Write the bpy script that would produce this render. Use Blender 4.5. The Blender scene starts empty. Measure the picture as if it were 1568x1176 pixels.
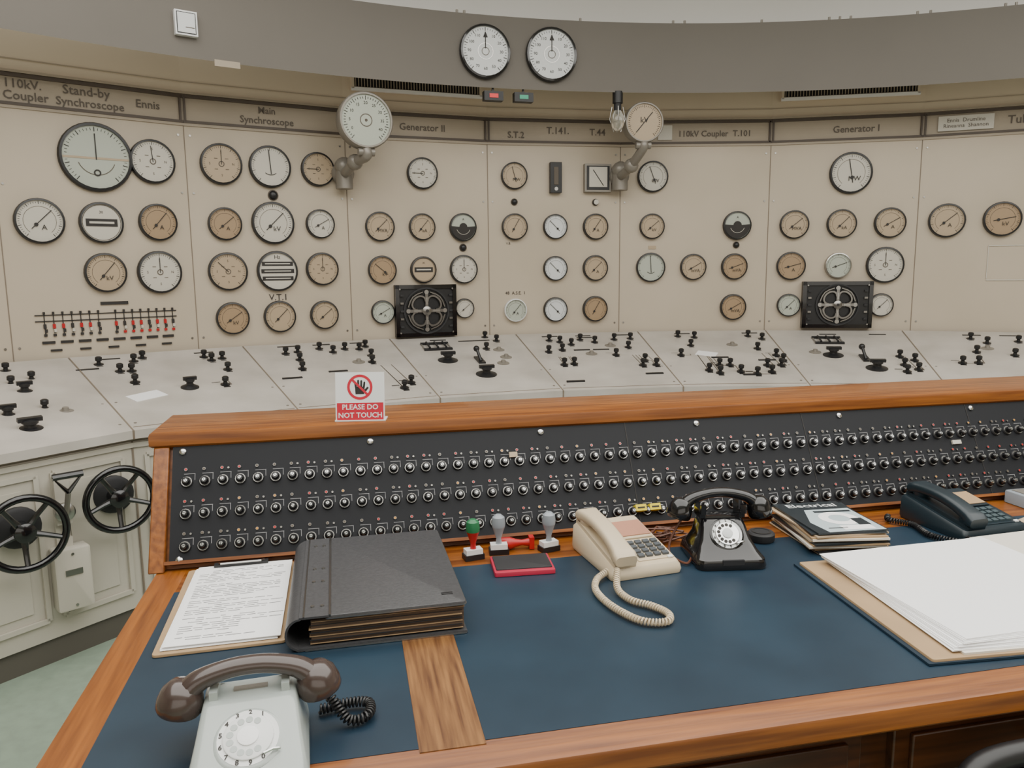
import bpy, math, random
from mathutils import Matrix, Vector
random.seed(7)
SC=bpy.context.scene; COL=SC.collection
rad=math.radians
def T(x,y,z=0): return Matrix.Translation((x,y,z))
def RX(a): return Matrix.Rotation(rad(a),4,'X')
def RY(a): return Matrix.Rotation(rad(a),4,'Y')
def RZ(a): return Matrix.Rotation(rad(a),4,'Z')
def S(x,y,z): return Matrix.Diagonal((x,y,z,1))
# ------------------------------------------------------------ materials
MATS={}
def mat(name,col,rough=.5,metal=0,var=0.0,scale=4.0,stretch=(1,1,1),bump=0.0,col2=None,detail=4,trans=0,spec=None,coat=0):
    m=bpy.data.materials.new(name); m.use_nodes=True; nt=m.node_tree; b=nt.nodes['Principled BSDF']
    b.inputs['Base Color'].default_value=(*col,1); b.inputs['Roughness'].default_value=rough; b.inputs['Metallic'].default_value=metal
    if trans: b.inputs['Transmission Weight'].default_value=trans
    if spec is not None: b.inputs['Specular IOR Level'].default_value=spec
    if coat: b.inputs['Coat Weight'].default_value=coat
    if var or col2 or bump:
        tc=nt.nodes.new('ShaderNodeTexCoord'); mp=nt.nodes.new('ShaderNodeMapping'); mp.inputs['Scale'].default_value=stretch
        nz=nt.nodes.new('ShaderNodeTexNoise'); nz.inputs['Scale'].default_value=scale; nz.inputs['Detail'].default_value=detail
        nt.links.new(tc.outputs['Object'],mp.inputs[0]); nt.links.new(mp.outputs[0],nz.inputs['Vector'])
        if var or col2:
            r=nt.nodes.new('ShaderNodeValToRGB'); r.color_ramp.elements[0].position=.32; r.color_ramp.elements[1].position=.68
            c2=col2 or tuple(min(1,c*(1+var)) for c in col); c1=col if col2 else tuple(c*(1-var) for c in col)
            r.color_ramp.elements[0].color=(*c1,1); r.color_ramp.elements[1].color=(*c2,1)
            nt.links.new(nz.outputs[0],r.inputs[0]); nt.links.new(r.outputs[0],b.inputs['Base Color'])
        if bump:
            bp=nt.nodes.new('ShaderNodeBump'); bp.inputs['Strength'].default_value=bump; bp.inputs['Distance'].default_value=.01
            nt.links.new(nz.outputs[0],bp.inputs['Height']); nt.links.new(bp.outputs[0],b.inputs['Normal'])
    MATS[name]=m; return m
mat('wall_cream',(.465,.395,.30),.5,col2=(.52,.445,.35),scale=1.3,detail=9)
mat('wall_band',(.64,.54,.41),.6,var=.02,scale=1.5)
mat('wall_upper',(.84,.83,.81),.7,var=.01,scale=2)
mat('frieze',(.36,.30,.225),.5,var=.05,scale=3)
mat('trim_dark',(.07,.05,.035),.5)
mat('seam',(.20,.16,.12),.7)
mat('fascia',(.140,.125,.106),.6,var=.03,scale=2)
mat('bench',(.41,.38,.34),.38,col2=(.53,.495,.45),scale=4,detail=10)
mat('bench_body',(.50,.47,.40),.5,var=.05,scale=3,detail=8)
mat('plinth',(.10,.09,.075),.6)
mat('floor_lino',(.26,.33,.26),.5,var=.08,scale=20)
mat('black',(.010,.010,.011),.4)
mat('black_gloss',(.006,.006,.007),.14,coat=.4)
mat('black_soft',(.016,.016,.018),.6)
mat('charcoal',(.052,.052,.055),.42,var=.12,scale=150,bump=.08)
mat('panel_black',(.006,.007,.010),.55,spec=.3)
mat('face_white',(.54,.51,.44),.4)
mat('face_tan',(.34,.235,.135),.4)
mat('face_tan2',(.42,.325,.215),.4)
mat('face_green',(.42,.45,.38),.4)
mat('face_clock',(.64,.66,.66),.35)
mat('ink',(.018,.015,.013),.6)
mat('ink_soft',(.10,.08,.06),.6)
mat('ink_text',(.25,.25,.26),.6)
mat('steel',(.40,.39,.37),.3,1)
mat('steel_dark',(.26,.25,.235),.3,1)
mat('chrome',(.66,.66,.66),.2,1)
mat('steel_paint',(.24,.22,.19),.4,.3)
mat('wood',(.125,.033,.004),.36,col2=(.285,.092,.013),scale=3,stretch=(1.2,22,22),detail=7,bump=.06,coat=.1)
mat('wood_y',(.125,.033,.004),.36,col2=(.285,.092,.013),scale=3,stretch=(22,1.2,22),detail=7,bump=.06,coat=.1)
mat('wood_worn',(.085,.030,.008),.5,col2=(.25,.115,.036),scale=5,stretch=(22,1.2,22),detail=8,bump=.1)
mat('wood_dark',(.035,.012,.004),.35,col2=(.085,.028,.008),scale=3,stretch=(1.2,22,22),detail=6)
mat('leather',(.0075,.021,.038),.40,col2=(.013,.034,.056),scale=5,detail=10,bump=.03)
mat('paper',(.86,.86,.86),.6,var=.01,scale=3)
mat('page_cream',(.70,.66,.58),.6,var=.02,scale=3)
mat('paper_old',(.45,.34,.22),.7,var=.08,scale=8)
mat('card',(.36,.24,.13),.7,var=.06,scale=10)
mat('pages',(.14,.09,.055),.8,col2=(.035,.022,.016),scale=3,stretch=(1,1,150))
mat('red',(.42,.010,.012),.35)
mat('pad_red',(.40,.012,.045),.45)
mat('amber',(.5,.22,.03),.35)
mat('red_sign',(.50,.008,.03),.4)
mat('green',(.02,.16,.06),.35)
mat('white_plastic',(.72,.73,.72),.35)
mat('grey_plastic',(.26,.29,.32),.3)
mat('phone_grey',(.38,.42,.40),.22,coat=.4)
mat('phone_brown',(.052,.035,.030),.22,coat=.4)
mat('phone_beige',(.56,.465,.325),.35)
mat('phone_teal',(.010,.020,.027),.35)
mat('teal_key',(.05,.075,.085),.4)
mat('key_grey',(.07,.08,.09),.4)
mat('yellow',(.72,.58,.02),.5)
mat('cable_brown',(.10,.035,.018),.5)
mat('cover_cyan',(.46,.55,.57),.3)
mat('cover_dark',(.020,.026,.030),.3)
mat('label_pink',(.42,.20,.13),.5)
mat('stain',(.55,.42,.30),.5)
mat('glass_bulb',(.7,.68,.6),.05,trans=.8)
mat('led_red',(.8,.02,.02),.3)
mat('led_green',(.02,.35,.2),.3)
# ------------------------------------------------------------ mesh builder
class B:
    def __init__(s): s.v=[];s.f=[];s.mi=[];s.mats=[];s.m=Matrix.Identity(4)
    def k(s,mn):
        if mn not in s.mats: s.mats.append(mn)
        return s.mats.index(mn)
    def add(s,vs,fs,mn,m=None):
        M=s.m@m if m is not None else s.m
        o=len(s.v); s.v+= [tuple(M@Vector(p)) for p in vs]; i=s.k(mn)
        for f in fs: s.f.append([o+a for a in f]); s.mi.append(i)
    def box(s,c,d,mn,m=None):
        x,y,z=[a/2 for a in d]; P=[(c[0]+a*x,c[1]+b*y,c[2]+e*z) for a in(-1,1) for b in(-1,1) for e in(-1,1)]
        s.add(P,[(0,1,3,2),(4,6,7,5),(0,4,5,1),(2,3,7,6),(0,2,6,4),(1,5,7,3)],mn,m)
    def quad(s,ps,mn,m=None): s.add(ps,[tuple(range(len(ps)))],mn,m)
    def loft(s,loops,mn,caps=(1,1),m=None):
        n=len(loops[0]); vs=[p for l in loops for p in l]; fs=[]
        for i in range(len(loops)-1):
            for j in range(n):
                a=i*n+j;b=i*n+(j+1)%n; fs.append((a,b,b+n,a+n))
        if caps[0]: fs.append(tuple(reversed(range(n))))
        if caps[1]: fs.append(tuple(range((len(loops)-1)*n,len(loops)*n)))
        s.add(vs,fs,mn,m)
    def prism(s,poly,z0,z1,mn,ch=0,m=None,chb=0):
        if ch:
            cx=sum(p[0] for p in poly)/len(poly); cy=sum(p[1] for p in poly)/len(poly)
            def ins(d): 
                out=[]
                for x,y in poly:
                    dx,dy=x-cx,y-cy; out.append((x-math.copysign(min(d,abs(dx)),dx),y-math.copysign(min(d,abs(dy)),dy)))
                return out
            L=[]
            if chb: L.append([(x,y,z0) for x,y in ins(chb)]); L.append([(x,y,z0+chb) for x,y in poly])
            else: L.append([(x,y,z0) for x,y in poly])
            L.append([(x,y,z1-ch) for x,y in poly]); L.append([(x,y,z1-ch*.3) for x,y in ins(ch*.3)]); L.append([(x,y,z1) for x,y in ins(ch)])
            s.loft(L,mn,m=m)
        else: s.loft([[(x,y,z0) for x,y in poly],[(x,y,z1) for x,y in poly]],mn,m=m)
    def lathe(s,prof,mn,n=24,m=None,caps=(1,1)):
        s.loft([[(r*math.cos(2*math.pi*j/n),r*math.sin(2*math.pi*j/n),z) for j in range(n)] for r,z in prof],mn,caps,m)
    def cyl(s,r,z0,z1,mn,n=20,m=None,r2=None): s.lathe([(r,z0),(r if r2 is None else r2,z1)],mn,n,m)
    def disc(s,r,z,mn,n=28,m=None,a0=0,a1=360):
        if a1-a0>=360: s.add([(r*math.cos(2*math.pi*j/n),r*math.sin(2*math.pi*j/n),z) for j in range(n)],[tuple(range(n))],mn,m)
        else:
            P=[(0,0,z)]+[(r*math.cos(rad(a0+(a1-a0)*j/n)),r*math.sin(rad(a0+(a1-a0)*j/n)),z) for j in range(n+1)]
            s.add(P,[tuple(range(n+2))],mn,m)
    def ring(s,r0,r1,z,mn,n=32,m=None,a0=0,a1=360):
        full=a1-a0>=360; k=n if full else n+1
        P=[];F=[]
        for j in range(k):
            a=rad(a0+(a1-a0)*j/n); P+=[(r0*math.cos(a),r0*math.sin(a),z),(r1*math.cos(a),r1*math.sin(a),z)]
        for j in range(n):
            a=2*j;b=2*((j+1)%k); F.append((a,a+1,b+1,b))
        s.add(P,F,mn,m)
    def tube(s,path,r,mn,n=8,m=None,closed=False,rr=None,flat=1):
        P=[Vector(p) for p in path]; L=[]; N=len(P)
        up=None
        for i in range(N):
            if closed: t=(P[(i+1)%N]-P[i-1]).normalized()
            else: t=(P[min(i+1,N-1)]-P[max(i-1,0)]).normalized()
            if up is None:
                up=Vector((0,0,1)) if abs(t.z)<.9 else Vector((0,1,0))
            up=(up-t*up.dot(t)).normalized(); sd=t.cross(up)
            R=rr[i] if rr else r
            L.append([tuple(P[i]+(sd*math.cos(2*math.pi*j/n)+up*flat*math.sin(2*math.pi*j/n))*R) for j in range(n)])
        if closed: L.append(L[0])
        s.loft(L,mn,(0,0) if closed else (1,1),m)
    def sphere(s,c,r,mn,n=14,m=None,sq=(1,1,1)):
        k=n//2; L=[]
        for i in range(1,k):
            a=math.pi*i/k; L.append([(c[0]+sq[0]*r*math.sin(a)*math.cos(2*math.pi*j/n),c[1]+sq[1]*r*math.sin(a)*math.sin(2*math.pi*j/n),c[2]-sq[2]*r*math.cos(a)) for j in range(n)])
        s.loft(L,mn,m=m)
    def text(s,t,size,mn,m=None,ax='CENTER',bold=0.0):
        c=bpy.data.curves.new('t','FONT'); c.body=t; c.size=size; c.align_x=ax; c.align_y='CENTER'; c.resolution_u=2; c.offset=bold
        o=bpy.data.objects.new('t',c); COL.objects.link(o); bpy.context.view_layer.update()
        dg=bpy.context.evaluated_depsgraph_get(); oe=o.evaluated_get(dg); me=oe.to_mesh()
        s.add([tuple(v.co) for v in me.vertices],[tuple(p.vertices) for p in me.polygons],mn,m)
        oe.to_mesh_clear(); bpy.data.objects.remove(o); bpy.data.curves.remove(c)
    def obj(s,name,mw=None,parent=None,smooth=40,bevel=0):
        me=bpy.data.meshes.new(name); me.from_pydata(s.v,[],s.f); 
        for mn in s.mats: me.materials.append(MATS[mn])
        me.polygons.foreach_set('material_index',s.mi)
        me.polygons.foreach_set('use_smooth',[True]*len(s.f)); me.update()
        try: me.set_sharp_from_angle(angle=rad(smooth))
        except Exception: pass
        o=bpy.data.objects.new(name,me); COL.objects.link(o)
        if parent: o.parent=parent
        if mw is not None:
            if parent: o.matrix_parent_inverse=parent.matrix_world.inverted()
            o.matrix_world=mw
        if bevel:
            bm=o.modifiers.new('b','BEVEL'); bm.width=bevel; bm.segments=2; bm.limit_method='ANGLE'; bm.angle_limit=rad(50)
        return o
def rrect(w,d,r,n=4,cx=0,cy=0):
    P=[]
    for sx,sy,a in((1,1,0),(-1,1,90),(-1,-1,180),(1,-1,270)):
        for j in range(n+1):
            t=rad(a+90*j/n); P.append((cx+sx*(w/2-r)+r*math.cos(t),cy+sy*(d/2-r)+r*math.sin(t)))
    return P
def rl(w,d,r,z,cx=0,cy=0,n=4,tilt=0): return [(x,y,z+tilt*(y-cy)) for x,y in rrect(w,d,r,n,cx,cy)]
def spline(P,k=8):
    P=[Vector(p) for p in P]; Q=[P[0]*2-P[1]]+P+[P[-1]*2-P[-2]]; out=[]
    for i in range(1,len(Q)-2):
        for j in range(k):
            t=j/k; a,b,c,d=Q[i-1:i+3]
            out.append(.5*((2*b)+(c-a)*t+(2*a-5*b+4*c-d)*t*t+(3*b-a-3*c+d)*t**3))
    out.append(P[-1]); return out
def coil(b,P,R,r,pitch,mn,n=5):
    S_=spline(P,24); L=[0]
    for i in range(1,len(S_)): L.append(L[-1]+(S_[i]-S_[i-1]).length)
    N=int(L[-1]/pitch*9); path=[]; k=0
    for i in range(N):
        d=L[-1]*i/(N-1)
        while k<len(L)-2 and L[k+1]<d: k+=1
        f=(d-L[k])/max(1e-6,L[k+1]-L[k]); p=S_[k].lerp(S_[k+1],f); t=(S_[k+1]-S_[k]).normalized()
        up=Vector((0,0,1)); sd=t.cross(up)
        if sd.length<.05: sd=Vector((1,0,0))
        sd.normalize(); u2=sd.cross(t); a=2*math.pi*d/pitch
        path.append(p+(sd*math.cos(a)+u2*math.sin(a))*R)
    b.tube(path,r,mn,n)
# ------------------------------------------------------------ room layout
ctr=Vector((1.2,-.1,0)); RW=5.25; ZB=1.06
WA=[-91,-81.5,-72,-62.5,-53,-43.5,-34,-24.4,-14.8,-5.3,5.3,15.2,24.7,34.2,43.7,53.2,62.7,72.2,81.7,91]
BA=[-60,-50.5,-41,-31.5,-22,-13,-4,5.3,14.6,24,33.5,43,52.5]
def pol(R,th,z): a=rad(th); return ctr+Vector((R*math.sin(a),R*math.cos(a),z))
def frame(ex,ey,o):
    ez=ex.cross(ey).normalized(); m=Matrix((ex,ey,ez)).transposed().to_4x4(); m.translation=o; return m
def WF(i,z=ZB):
    a=pol(RW,WA[i],z);b=pol(RW,WA[i+1],z); return frame((b-a).normalized(),Vector((0,0,1)),(a+b)/2),(b-a).length
def BF(i):
    a=pol(4.15,BA[i],.85);b=pol(4.15,BA[i+1],.85);c=pol(5.25,BA[i],ZB);d=pol(5.25,BA[i+1],ZB)
    ex=(b-a).normalized();o=(a+b)/2;ey=((c+d)/2-o).normalized(); return frame(ex,ey,o),(b-a).length,(d-c).length
def CF(th,z,R):
    p=pol(R,th,z); a=rad(th); return frame(Vector((math.cos(a),-math.sin(a),0)),Vector((0,0,1)),p)
b=B()
for i in range(len(WA)-1):
    m,w=WF(i,0); h=w/2
    for z0,z1,mn in((0,2.27,'wall_cream'),(2.27,2.40,'frieze'),(2.40,2.75,'wall_band'),(2.75,3.4,'wall_upper')):
        b.quad([(-h,z0,0),(h,z0,0),(h,z1,0),(-h,z1,0)],mn,m)
    b.box((0,1.7,-.06),(w+.02,3.4,.1),'wall_upper',m)
wall=b.obj('wall_front')
b=B()
for i in range(len(WA)-1):
    m,w=WF(i,0); h=w/2
    b.box((0,2.27,.006),(w-.004,.014,.012),'trim_dark',m); b.box((0,2.256,.004),(w,.014,.008),'frieze',m)
    b.box((0,2.40,.006),(w-.004,.016,.012),'trim_dark',m); b.box((0,2.417,.008),(w+.004,.012,.016),'frieze',m)
    b.box((0,2.475,.002),(w,.004,.004),'frieze',m)
    b.box((-h+.001,1.66,.0015),(.004,1.2,.003),'seam',m)
    if i!=9: b.box((-h+.012,2.335,.006),(.010,.13,.012),'trim_dark',m)
    if i!=8: b.box((h-.012,2.335,.006),(.010,.13,.012),'trim_dark',m)
    for x in(-h+.03,h-.03):
        for y in(1.12,1.9,2.2): b.cyl(.006,0,.004,'steel',8,m@T(x,y))
b.obj('trim_1')
b=B(); xl=1.2-5.25; xr=1.2+5.25
b.box((1.2,-3.05,1.7),(xr-xl+.2,.1,3.4),'wall_cream'); b.obj('wall_back')
b=B(); b.box((xl-.05,-1.6,1.7),(.1,2.9,3.4),'wall_cream'); b.obj('wall_left')
b=B(); b.box((xr+.05,-1.6,1.7),(.1,2.9,3.4),'wall_cream'); b.obj('wall_right')
b=B(); b.box((1.2,1.1,-.05),(11,8.5,.1),'floor_lino'); b.obj('floor')
b=B(); b.box((1.2,1.1,3.45),(11,8.5,.1),'wall_upper'); b.obj('ceiling')
for fi in(7,10):
    m,w=WF(fi,0); b=B()
    b.box((0,2.61,.02),(w*.9,.19,.04),'wall_band'); b.box((0,2.61,.042),(w*.86,.15,.004),'black')
    n=44
    for j in range(n): b.box((-w*.43+w*.86*(j+.5)/n,2.61,.048),(.005,.15,.008),'frieze')
    b.box((0,2.520,.05),(w*.9,.018,.02),'wall_upper'); b.box((0,2.695,.05),(w*.9,.012,.02),'wall_band')
    for sx in(-1,1): b.box((sx*w*.44,2.61,.05),(.016,.18,.02),'wall_band')
    b.obj('ventilation_grille',m)
b=B(); n=110; secs=[]
for j in range(n+1):
    th=-88+176*j/n
    secs.append([tuple(pol(R,th,z)) for R,z in((4.78,2.482),(4.78,2.865),(4.80,2.868),(4.80,2.495))])
b.loft(secs,'fascia')
for j in range(12): 
    m=CF(-82+164*j/11,2.82,5.0); b.box((0,0,0),(.03,.03,.42),'steel_paint',m)
for th in(-26,-25.5,-18,-17.5,-9.5,-3,-2.2,3.1,7.6,8.3,9,13.2,14,18.4,19): 
    p=pol(4.79,th,2.866); b.cyl(.007,0,.016,'steel_paint',8,T(*p))
b.obj('trim_fascia')
TXT=[]
def wtext(fi,x,y,t,size):
    m,w=WF(fi,0); TXT.append((m@T(x,y,.004),t,size))
wtext(5,-.285,2.362,'110kV.',.056);wtext(5,-.275,2.308,'Coupler',.056);wtext(5,-.015,2.362,'Stand-by',.060);wtext(5,.0,2.306,'Synchroscope',.054);wtext(5,.265,2.335,'Ennis',.056)
wtext(6,0,2.362,'Main',.050);wtext(6,0,2.308,'Synchroscope',.052);wtext(7,.03,2.33,'Generator II',.056)
wtext(8,-.25,2.31,'S.T.2',.054);wtext(8,.02,2.34,'T.141.',.058);wtext(8,.28,2.335,'T.44',.058)
wtext(9,.12,2.325,'110kV Coupler  T.101',.052);wtext(10,.06,2.33,'Generator I',.058);wtext(11,.085,2.335,'Tulla',.068)
b=B()
for m,t,s_ in TXT: b.text(t,s_,'ink_soft',m,bold=.0007)
m,w=WF(11,0); b.box((-.205,2.335,.008),(.30,.088,.012),'face_white',m); b.text('Ennis  Drumline\nRineanna  Shannon',.032,'ink_soft',m@T(-.205,2.335,.016))
m,w=WF(9,0); b.box((-.20,2.335,.005),(.09,.09,.006),'face_white',m)
b.obj('frieze_lettering')
# ------------------------------------------------------------ gauges
def gauge(b,D,kind,lab='',face='face_white',ang=None,rim='black'):
    r=D/2; rt=r*.90
    b.lathe([(r,0),(r,.018),(r*.97,.028),(rt,.030),(rt,.02)],rim,32,caps=(0,0))
    b.disc(rt,.0195,face,32)
    z=.021
    if kind=='slit':
        b.box((0,0,z),(r*1.4,r*.36,.002),'ink'); b.box((0,0,z+.001),(r*1.1,r*.10,.002),'face_white'); b.ring(rt*.93,rt*.96,z,'ink_soft'); b.text('30',r*.18,'ink',T(0,r*.5,z)); return
    if kind=='hz':
        for y in(.36,.0,-.36):
            b.box((0,r*y,z),(r*1.6*math.sqrt(1-y*y*.9),r*.20,.002),'ink'); b.box((0,r*y,z+.0015),(r*1.3*math.sqrt(1-y*y*.9),r*.045,.001),'face_white')
        b.text('Hz',r*.26,'ink',T(0,r*.68,z)); return
    if kind=='half':
        b.disc(rt*.98,z,'ink',20,a0=175,a1=365); b.disc(r*.3,z+.001,'ink',16); b.ring(rt*.55,rt*.58,z+.001,'face_white',16,a0=200,a1=340); b.text(lab,r*.22,'ink',T(0,r*.55,z)); return
    nt=40
    for j in range(nt+1):
        a=rad(-50+280*j/nt); big=j%5==0; L=r*(.13 if big else .07)
        b.box((r*.80,0,z),(L,r*(.022 if big else .012),.0005),'ink',Matrix.Rotation(a,4,'Z'))
    if kind=='multi':
        for q in(0,90,180,270): b.text('S' if q else 'N',r*.16,'ink_soft',T(r*.55*math.cos(rad(q)),r*.55*math.sin(rad(q)),z))
        for q in(45,135,225,315): b.box((r*.36*math.cos(rad(q)),r*.36*math.sin(rad(q)),z),(r*.16,r*.025,.0005),'ink_soft')
        b.ring(r*.10,r*.14,z+.0005,'ink_soft',16)
        b.box((0,r*.33,z+.002),(r*.03,r*.72,.001),'ink',RZ(ang or 0)); return
    if kind=='sync':
        b.box((0,-r*.03,z),(rt*1.95,r*.06,.001),'face_tan2'); b.ring(r*.50,r*.52,z+.001,'ink_soft',24,a0=200,a1=340)
        b.box((0,r*.3,z+.002),(r*.03,r*.75,.001),'ink'); b.ring(r*.06,r*.10,z+.002,'ink',14,T(0,-r*.45)); return
    if kind=='arc':
        b.ring(r*.38,r*.41,z+.001,'ink',20,a0=230,a1=310); b.box((0,r*.22,z+.002),(r*.04,r*1.15,.001),'ink',RZ(4)); return
    if kind=='clock':
        for j in range(12): b.text(str((j*10)%120),r*.15,'ink',T(r*.63*math.sin(rad(30*j)),r*.63*math.cos(rad(30*j)),z))
        b.ring(r*.28,r*.31,z,'steel',24); b.ring(r*.13,r*.15,z,'ink_soft',20); b.add([(-r*.09,r*.5,z+.002),(r*.09,r*.5,z+.002),(0,r*.72,z+.002)],[(0,1,2)],'ink'); b.box((0,r*.35,z+.002),(r*.03,r*.5,.001),'ink'); return
    a=ang if ang is not None else 45
    b.box((0,0,z+.003),(r*.035,r*1.15,.001),'ink',RZ(-a)@T(0,r*.10,0))
    b.disc(r*.085,z+.0045,'ink',12,T(-r*.22*math.sin(rad(a)),-r*.22*math.cos(rad(a))))
    b.ring(r*.63,r*.645,z,'ink_soft',24,a0=-50,a1=230)
    if lab: b.text(lab,r*.32,'ink',T(r*.15,-r*.28,z+.004))
C0,C1,C2=-.265,0,.268
G=[(5,0,.99,.338,'sync','', 'face_green',0),(5,.265,.99,.226,'multi','','face_white',5),(5,-.27,.67,.219,'n','A','face_white',45),(5,0,.67,.206,'slit','','face_white',0),(5,.27,.68,.193,'n','A','face_tan',40),(5,0,.42,.2,'n','kV','face_tan2',40),(5,.26,.42,.224,'multi','','face_white',0),
(6,-.26,1,.221,'multi','','face_tan2',0),(6,0,1,.232,'arc','','face_white',0),(6,.27,1,.194,'multi','','face_tan2',90),(6,-.26,.68,.181,'n','A','face_tan',50),(6,0,.69,.238,'n','kV','face_white',45),(6,.27,.69,.169,'n','A','face_white',60),(6,-.26,.42,.212,'multi','','face_tan2',45),(6,.01,.42,.23,'hz','','face_white',0),(6,.27,.43,.193,'multi','','face_tan2',0),(6,-.25,.16,.181,'n','kV','face_tan',55),(6,.01,.16,.183,'n','','face_tan2',45),(6,.27,.16,.169,'n','','face_tan2',50),
(7,.02,1,.191,'multi','','face_white',90),(7,-.25,.68,.178,'n','MVA','face_tan2',45),(7,.01,.68,.165,'n','kA','face_tan2',40),(7,.27,.68,.175,'half','A','face_green',0),(7,-.245,.42,.175,'n','kV','face_tan',-50),(7,.01,.42,.165,'slit','','face_tan2',0),(7,.27,.42,.18,'multi','','face_white',0),(7,-.25,.165,.145,'n','A','face_green',60),(7,.27,.175,.125,'n','','face_white',50),
(8,-.265,1,.17,'n','MW','face_tan2',-15),(8,C0,.685,.168,'n','','face_tan2',30),(8,C1,.685,.16,'n','','face_clock',-45),(8,C2,.685,.168,'n','A','face_tan2',35),(8,C1,.42,.16,'n','','face_clock',-45),(8,C2,.42,.168,'n','A','face_tan2',45),(8,C0,.155,.15,'n','A','face_green',40),(8,C1,.155,.16,'n','','face_clock',-45),(8,C2,.155,.168,'n','','face_tan',30),
(9,-.275,1,.2,'n','kW','face_white',-20),(9,-.275,.685,.165,'n','kV','face_tan2',50),(9,.28,.685,.185,'half','A','face_green',0),(9,-.28,.42,.192,'arc','','face_green',0),(9,0,.42,.172,'n','mVA','face_tan2',60),(9,.27,.42,.172,'n','mVA','face_tan',70),(9,.27,.155,.172,'n','mVA','face_tan',60),
(10,.04,1,.26,'n','MW','face_white',-10),(10,-.29,.685,.184,'n','MVA','face_tan2',50),(10,0,.685,.184,'n','kA','face_tan2',45),(10,.29,.685,.192,'n','A','face_tan2',60),(10,-.3,.42,.184,'n','A','face_tan',75),(10,-.01,.42,.165,'n','','face_green',70),(10,.275,.42,.23,'multi','','face_white',0),(10,-.305,.165,.15,'n','A','face_green',45),(10,.265,.165,.15,'n','','face_white',45),
(11,-.27,.69,.21,'n','A','face_tan2',50),(11,.03,.69,.21,'n','kV','face_tan',80),
(4,.26,.99,.22,'multi','','face_white',0),(4,0,.68,.2,'n','A','face_tan2',40),(4,.26,.42,.2,'n','A','face_tan',40),(4,-.26,.68,.2,'n','kV','face_white',40),
(12,-.2,.69,.2,'n','A','face_tan2',40),(12,.1,.69,.2,'n','A','face_tan',40)]
for fi,x,y,D,kind,lab,face,ang in G:
    b=B(); gauge(b,D,kind,lab,face,ang,'steel' if (fi==10 and x==-.01) else ('white_plastic' if (fi==8 and y==.155 and x==C0) else 'black')); b.obj('dial_gauge',WF(fi)[0]@T(x,y,0.0005))
def knob(b,r): b.lathe([(r,0),(r,.012),(r*.8,.02),(r*.4,.024)],'black',16); b.ring(r*1.0,r*1.25,.003,'ink_soft',16)
for fi,x,y,r,mn in((6,.01,.845,.024,0),(7,.27,.555,.020,0),(8,-.265,.84,.018,0),(8,.268,.84,.018,1),(9,.28,.56,.018,0)):
    b=B(); knob(b,r)
    if mn: b.disc(r*.9,.025,'face_white')
    b.obj('instrument_switch_knob',WF(fi)[0]@T(x,y,0.0005))
b=B(); b.box((0,0,.02),(.075,.19,.04),'black'); b.box((0,.01,.041),(.03,.11,.004),'ink_soft'); b.disc(.012,.043,'steel',12,T(0,-.07)); b.obj('strip_indicator',WF(8)[0]@T(0,.99,0.0005),bevel=.003)
b=B(); b.box((0,0,.02),(.175,.175,.04),'steel_paint'); b.box((0,0,.041),(.15,.15,.004),'black'); b.box((0,.005,.044),(.12,.125,.002),'face_white'); b.box((0,0,.046),(.005,.12,.002),'ink',RZ(35)@T(0,.0)); b.obj('square_meter',WF(8)[0]@T(.275,.99,0.0005),bevel=.003)
def regulator(w,h,name,mw):
    b=B(); b.box((0,0,.02),(w,h,.04),'black')
    for sx in(-1,1): b.box((sx*(w/2-.012),0,.045),(.024,h,.012),'black_gloss')
    for sy in(-1,1): b.box((0,sy*(h/2-.012),.045),(w,.024,.012),'black_gloss')
    R=h*.45
    b.lathe([(R,.04),(R,.052),(R*.93,.052),(R*.93,.042)],'black_soft',32,caps=(0,0))
    for q in range(4):
        m=RZ(45+90*q)
        pts=[(R*.25*math.cos(rad(a))+R*.48,R*.33*math.sin(rad(a)),.05) for a in range(-130,131,20)]
        b.tube(pts,.010,'steel_dark',6,m); b.tube([(R*.68,-R*.45,.048),(R*.8,-.2*R,.048),(R*.84,0,.048),(R*.8,.2*R,.048),(R*.68,R*.45,.048)],.007,'steel_dark',6,m)
        m2=RZ(90*q); b.box((R*.42,0,.055),(R*.6,.018,.008),'steel_dark',m2); b.box((R*.42,0,.060),(R*.3,.010,.003),'steel',m2)
        b.disc(.014,.056,'steel',10,m2@T(R*.8,0)); b.sphere((w*.43*(-1 if q in(1,2) else 1),h*.42*(1 if q<2 else -1),.052),.007,'steel',8)
    for sx in(-1,1):
        for k in range(5): b.box((sx*w*.40,-h*.3+h*.15*k,.052),(.02,.012,.006),'steel_dark' if k%2 else 'black_soft')
    b.lathe([(R*.2,.05),(R*.2,.062),(R*.12,.068)],'steel_dark',16)
    b.disc(R*.07,.069,'ink',10)
    b.obj(name,mw,bevel=0)
regulator(.385,.32,'voltage_regulator',WF(7)[0]@T(.015,.168,0.0005)); regulator(.43,.30,'voltage_regulator',WF(10)[0]@T(-.01,.168,0.0005))
b=B(); b.box((.03,.265,.004),(.13,.016,.006),'ink')
b.m=T(0,.06,.001)
b.box((0,.155,.003),(.66,.005,.003),'ink'); b.box((0,.125,.003),(.66,.005,.003),'ink')
for j in range(16):
    x=-.29+.04*j
    if j==7: continue
    b.box((x,.11,.003),(.004,.09 if j%2 else .12,.003),'ink'); b.box((x,.10,.005),(.013,.022,.006),'red' if j%3 else 'ink'); b.box((x+.004,.078,.005),(.012,.016,.006),'face_white' if j%2 else 'ink'); b.box((x,.056,.005),(.014,.012,.006),'red' if j>8 else 'ink')
    b.box((x,.165,.005),(.010,.012,.006),'ink')
    if j%2==0: b.box((x+.01,.02,.004),(.056,.013,.006),'ink')
for j in range(5): b.box((-.25+.13*j,-.02,.004),(.05,.010,.006),'ink')
b.obj('mimic_diagram',WF(5)[0])
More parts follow.
